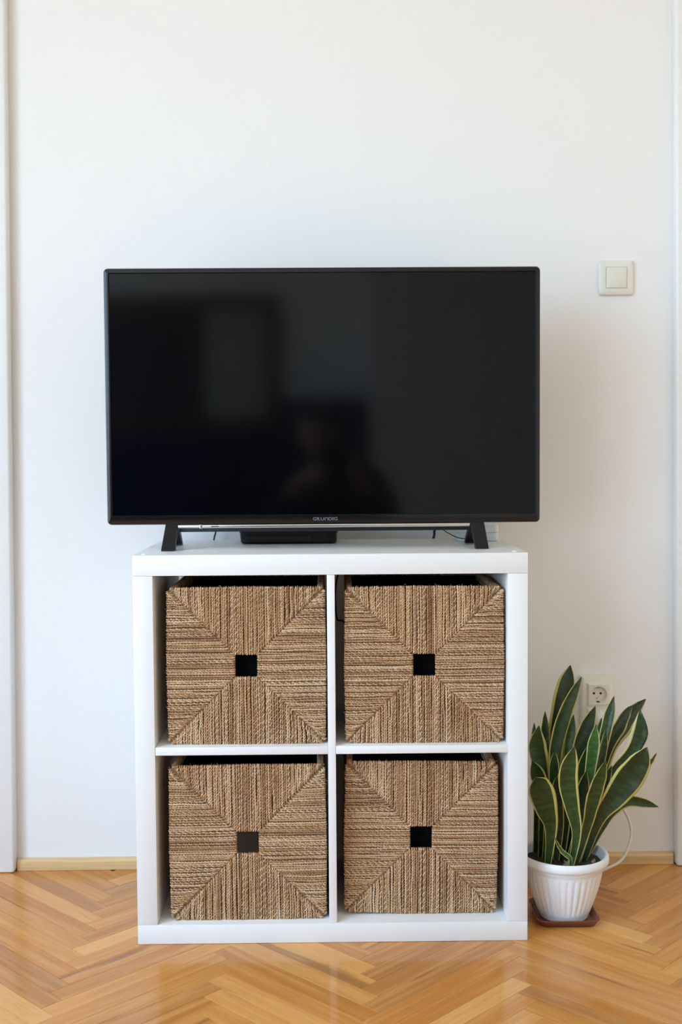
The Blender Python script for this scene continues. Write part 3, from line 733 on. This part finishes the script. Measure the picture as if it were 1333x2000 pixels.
leaf((px + .020, py + .030), [(1150, 1560, 18), (1173, 1478, 20), (1184, 1430, 21), (1192, 1396, 20), (1200, 1360, 0)], .165, (-15, -20), G_)
leaf((px + .026, py + .048), [(1165, 1550, 20), (1193, 1462, 26), (1216, 1422, 36), (1236, 1392, 30), (1262, 1365, 0)], .240, (25, 15), D_)
leaf((px + .022, py + .040), [(1160, 1550, 18), (1188, 1460, 24), (1208, 1422, 28), (1222, 1395, 20), (1236, 1377, 0)], .200, (10, 20), D_)
leaf((px + .032, py + .022), [(1160, 1575, 14), (1198, 1505, 18), (1232, 1468, 25), (1249, 1432, 30), (1251, 1385, 0)], .130, (25, -10), 'leaf_cream')
leaf((px + .034, py - .012), [(1157, 1635, 18), (1174, 1593, 28), (1202, 1556, 46), (1229, 1519, 53), (1248, 1491, 42), (1265, 1459, 0)], .020, (5, -12), D_, fold=.12)
leaf((px + .040, py + .035), [(1175, 1580, 14), (1225, 1530, 18), (1262, 1498, 16), (1274, 1484, 12), (1283, 1471, 0)], .170, (30, 40), G_)
leaf((px + .044, py + .020), [(1172, 1625, 14), (1195, 1588, 18), (1224, 1565, 22), (1256, 1567, 18), (1287, 1576, 0)], .135, (0, 10), G_)
leaf((px + .002, py - .045), [(1127, 1630, 20), (1118, 1576, 30), (1110, 1530, 36), (1112, 1495, 32), (1123, 1457, 0)], .010, (-12, 8), G_)
leaf((px + .012, py + .005), [(1140, 1580, 18), (1154, 1500, 21), (1160, 1455, 22), (1165, 1415, 0)], .100, (0, -10), B_)
leaf((px + .014, py - .030), [(1147, 1610, 25), (1158, 1560, 33), (1169, 1524, 28), (1184, 1484, 0)], .035, (14, 20), G_)
leaf((px - .040, py + .002), [(1072, 1600, 22), (1062, 1550, 28), (1050, 1512, 27), (1040, 1485, 0)], .085, (0, 0), G_)
leaf((px - .040, py - .030), [(1077, 1620, 27), (1068, 1580, 44), (1059, 1546, 48), (1054, 1528, 36), (1047, 1518, 0)], .020, (-8, -15), G_, fold=.10)
leaf((px - .028, py + .012), [(1083, 1580, 18), (1083, 1520, 21), (1083, 1495, 18), (1084, 1465, 0)], .120, (5, -5), G_)
leaf((px + .004, py + .010), [(1124, 1570, 18), (1134, 1510, 22), (1141, 1485, 18), (1149, 1456, 0)], .110, (15, 10), G_)
leaf((px - .006, py - .062), [(1115, 1680, 10), (1099, 1664, 9), (1090, 1650, 6), (1084, 1635, 0)], .060 - .04, (30, 30), B_, wb=.008, thick=.002)
leaf((px + .020, py + .018), [(1156, 1560, 14), (1173, 1490, 16), (1179, 1460, 15), (1185, 1420, 0)], .140, (0, 10), G_)
leaf((px + .010, py + .036), [(1140, 1560, 16), (1160, 1470, 18), (1169, 1440, 16), (1176, 1402, 0)], .185, (-25, -30), B_)
leaf((px - .006, py + .000), [(1104, 1610, 22), (1098, 1560, 26), (1098, 1525, 22), (1101, 1490, 0)], .095, (10, 10), D_)
leaf((px + .006, py - .008), [(1131, 1620, 22), (1136, 1575, 26), (1140, 1540, 22), (1146, 1505, 0)], .085, (-10, -10), D_)
leaf((px - .020, py - .012), [(1092, 1620, 20), (1088, 1575, 26), (1087, 1545, 20), (1088, 1515, 0)], .085, (0, 0), D_)
leaf((px + .024, py + .006), [(1152, 1620, 20), (1166, 1570, 24), (1180, 1530, 22), (1196, 1495, 0)], .110, (0, 10), D_)
for (x, y, a, l) in ((px - .012, py - .040, .5, .030), (px + .004, py - .046, 2.0, .022), (px + .05, py - .03, 1.0, .02)):
    mb = MB(); d = Vector((math.cos(a), math.sin(a), .6)); q0 = Vector((x, y, .114))
    mb.loops([[q0 + d * (l * t) + Vector((-math.sin(a) * w * c - .002 * math.sin(t * 6), math.cos(a) * w * c, .004 * math.sin(t * 3) + e_)) for (c, e_) in ((-1, 0), (0, .0018), (1, 0), (0, -.0012))] for (t, w) in ((0, .002), (.3, .006), (.6, .005), (1, .0006))])
    mb.build('dry_leaf', 'dry_leaf', plant, smooth=True)

# ------------------------------------------------------------------ the other end of the room (mirrored faintly in the screen)
pic = tag(empty('framed_picture', (-.83, YB, 1.5)), 'large dark picture in a brown wooden frame on the opposite wall', 'picture')
fx0, fx1, fz0, fz1, fb = -1.45, -.29, 1.10, 1.90, .085
for (x0, x1, z0, z1) in ((fx0, fx1, fz0, fz0 + fb), (fx0, fx1, fz1 - fb, fz1), (fx0, fx0 + fb, fz0 + fb, fz1 - fb), (fx1 - fb, fx1, fz0 + fb, fz1 - fb)):
    MB().box(x0, x1, YB + .0005, YB + .045, z0, z1, .006).build('frame_rail', 'dark_wood', pic)
MB().box(fx0 + fb, -.72, YB + .0005, YB + .012, fz0 + fb, fz1 - fb).build('dark_panel', 'dark_glass', pic)
MB().box(-.7195, fx1 - fb, YB + .0005, YB + .012, fz0 + fb, fz1 - fb).build('pale_panel', 'beige_panel', pic)
sofa = tag(empty('sofa', (-.6, YB + .45, 0)), 'dark navy sofa against the opposite wall', 'sofa')
MB().box(-1.77, -.27, YB + .02, YB + .24, .10, 1.10, .06, 4).build('backrest', 'navy', sofa, autosmooth=50)
MB().box(-1.58, -.48, YB + .25, YB + .88, .10, .44, .05, 4).build('seat', 'navy', sofa, autosmooth=50)
for x0 in (-1.765, -.475):
    MB().box(x0, x0 + .18, YB + .2405, YB + .88, .10, .62, .05, 4).build('armrest', 'navy', sofa, autosmooth=50)
for (x, y) in ((-1.7, .1), (-.4, .1), (-1.7, .8), (-.4, .8)):
    MB().box(x - .025, x + .025, YB + y - .025, YB + y + .025, .0004, .10, .003).build('leg', 'dark_wood', sofa)
ch = tag(empty('chest_of_drawers', (-.03, YB + .2, 0)), 'dark navy chest of drawers between the sofa and the wardrobe', 'chest')
MB().box(-.255, .205, YB + .001, YB + .42, .0004, 1.28, .004).build('carcass', 'navy', ch)
for k in range(4):
    dw = MB().box(-.245, .195, YB + .4205, YB + .438, .05 + k * .305, .345 + k * .305, .003).build('drawer', 'navy', ch)
    MB().lathe([(.004, 0), (.004, .014), (.012, .02), (.011, .026), (.001, .028)], (0, 0, 0), 16).build('knob', 'dark_wood', dw, smooth=True).matrix_world = Matrix.Translation((-.025, YB + .4385, .2 + k * .305)) @ Matrix.Rotation(-PI / 2, 4, 'X')
wr = tag(empty('wardrobe', (.98, YB + .3, 0)), 'tall plain greige wardrobe against the opposite wall', 'wardrobe')
MB().box(.235, 1.72, YB + .001, YB + .56, .0004, 2.35, .003).build('carcass', 'wardrobe', wr)
for (x0, x1) in ((.239, .976), (.980, 1.716)):
    dr = MB().box(x0, x1, YB + .562, YB + .582, .06, 2.34, .002).build('door', 'wardrobe', wr)
    xh = x1 - .04 if x0 < .5 else x0 + .04
    MB().tube([(xh, YB + .585, 1.0), (xh, YB + .61, 1.01), (xh, YB + .61, 1.14), (xh, YB + .585, 1.15)], .006).build('handle', 'chrome', dr)

# ------------------------------------------------------------------ the photographer, mirrored in the switched-off screen
M['skin'] = plain('skin', (.45, .26, .19), .55, var=.05)
M['sweater'] = plain('dark_brown_knit', (.020, .013, .011), .9, spec=.15, var=.25, scale=90)
M['trousers'] = plain('dark_trousers', (.010, .011, .016), .9, spec=.15, var=.2, scale=90)
M['hair'] = plain('dark_hair', (.012, .009, .008), .5, var=.3, scale=150)
def photographer():
    J, E, Rr = [], [], []
    def v(p, r, par=None):
        J.append(p); Rr.append(r)
        if par is not None: E.append((par, len(J) - 1))
        return len(J) - 1
    pel = v((.10, -2.86, .50), (.135, .11)); sp = v((.095, -2.80, .66), (.125, .10), pel); chs = v((.06, -2.69, .83), (.145, .10), sp)
    nb = v((.01, -2.60, .945), (.062, .062), chs); nk = v((-.02, -2.575, .985), (.052, .052), nb)
    hl = v((-.04, -2.545, 1.03), (.066, .072), nk); hm = v((-.05, -2.54, 1.085), (.078, .092), hl); v((-.055, -2.55, 1.150), (.060, .070), hm)
    def arm(sh, el, wr, pm, grip, th):
        a = v(sh, (.062, .062), chs); b = v(el, (.044, .044), a); c = v(wr, (.029, .027), b); h = v(pm, (.034, .018), c)
        p = Vector(pm); g = Vector(grip); ax = (g - p); sd = ax.cross(Vector((0, 1, .2))).normalized()
        for k, (o_, l) in enumerate(((-.026, .9), (-.009, 1.0), (.009, .95), (.026, .75))):
            q = p + sd * o_ + ax * .45; f1 = v(tuple(q), (.0095, .0095), h); f2 = v(tuple(q + ax * .5 * l), (.0088, .0088), f1); v(tuple(q + ax * .62 * l + Vector((0, .030, .004))), (.0078, .0078), f2)
        t1 = v(tuple(p + sd * th * .034), (.0105, .0105), h); v(tuple(p + sd * th * .040 + ax * .6), (.009, .009), t1)
    arm((.215, -2.665, .865), (.285, -2.50, .680), (.115, -2.395, .885), (.088, -2.355, .925), (.072, -2.318, .965), -1)
    arm((-.095, -2.645, .875), (-.250, -2.50, .690), (-.125, -2.390, .870), (-.075, -2.345, .895), (-.030, -2.300, .915), 1)
    for sx in (-1, 1):
        h = v((.10 + sx * .085, -2.86, .455), (.095, .095), pel); k = v((.10 + sx * .115, -2.545, .075), (.066, .062), h)
        a = v((.10 + sx * .105, -2.93, .062), (.046, .046), k); v((.10 + sx * .105, -3.01, .045), (.042, .034), a)
    me = bpy.data.meshes.new('person'); me.from_pydata(J, E, []); o = bpy.data.objects.new('person', me); COL.objects.link(o)
    md = o.modifiers.new('skin', 'SKIN')
    if not me.skin_vertices: return None
    sk = me.skin_vertices[0].data
    for i, r in enumerate(Rr): sk[i].radius = r; sk[i].use_root = (i == 0)
    ss = o.modifiers.new('sub', 'SUBSURF'); ss.levels = 2; ss.render_levels = 2
    dg = bpy.context.evaluated_depsgraph_get(); nm = bpy.data.meshes.new_from_object(o.evaluated_get(dg)); bpy.data.objects.remove(o)
    nm.materials.clear()
    for k in ('sweater', 'trousers', 'skin'): nm.materials.append(M[k])
    head = Vector((-.045, -2.55, 1.08))
    for f in nm.polygons:
        c = f.center
        f.material_index = 2 if (c.z > .97 and abs(c.x + .04) < .15) or (c.y > -2.40 and c.z > .80) else (1 if c.z < .49 else 0)
    nm.shade_smooth(); zmin = min(q.co.z for q in nm.vertices)
    p = link('person', nm, 'sweater'); p.location.z = .001 - zmin
    tag(p, 'dark-clothed kneeling person faintly mirrored in the television screen', 'person')
    dz = p.location.z
    # hair, eyes, nose, mouth and ears
    hb = MB(); L = []
    for i in range(9):
        t = i / 8; ph = t * 1.75
        L.append([(-.055 + (.092 * math.sin(ph) + .002) * math.cos(a), -2.562 + (.104 * math.sin(ph) + .002) * math.sin(a) - (.018 if math.sin(a) > .2 and t > .6 else 0), dz + 1.088 + .105 * math.cos(ph) + (.045 * max(0, math.sin(a)) * t)) for a in [2 * PI * k / 24 for k in range(24)]])
    hb.loops(L, True, True).build('hair', 'hair', p, smooth=True)
    for sx in (-1, 1):
        MB().lathe([(.0005, -.008), (.006, -.006), (.008, 0), (.006, .006), (.0005, .008)], (-.05 + sx * .030, -2.452, dz + 1.085), 10).build('eye', 'hair', p, smooth=True)
        MB().lathe([(.001, -.028), (.010, -.020), (.014, 0), (.012, .018), (.001, .028)], (-.05 + sx * .083, -2.545, dz + 1.075), 10).build('ear', 'skin', p, smooth=True)
    MB().tube([(-.05, -2.458, dz + 1.085), (-.05, -2.440, dz + 1.062), (-.05, -2.436, dz + 1.050), (-.05, -2.458, dz + 1.046)], [.006, .010, .011, .007], 8).build('nose', 'skin', p, smooth=True)
    MB().tube([(-.072, -2.464, dz + 1.018), (-.05, -2.455, dz + 1.020), (-.028, -2.464, dz + 1.018)], [.002, .0055, .002], 8).build('mouth', 'dark_wood', p, smooth=True)
    cm = tag(empty('camera_body', (.015, -2.30, .93)), 'black camera held up by the person mirrored in the screen', 'camera')
    MB().box(-.052, .082, -2.335, -2.285, .905, .995, .008, 3).build('body', 'matte_black', cm, autosmooth=40)
    MB().box(-.012, .042, -2.335, -2.282, .995, 1.02, .006, 3).build('viewfinder', 'matte_black', cm, autosmooth=40)
    lp = [(.030, 0), (.034, .004), (.034, .030), (.032, .034), (.028, .034), (.026, .020)]
    ln = MB().lathe(lp, (0, 0, 0), 32).build('lens', 'tv_black', cm, autosmooth=40); ln.matrix_world = Matrix.Translation((.015, -2.2845, .950)) @ Matrix.Rotation(-PI / 2, 4, 'X')
photographer()
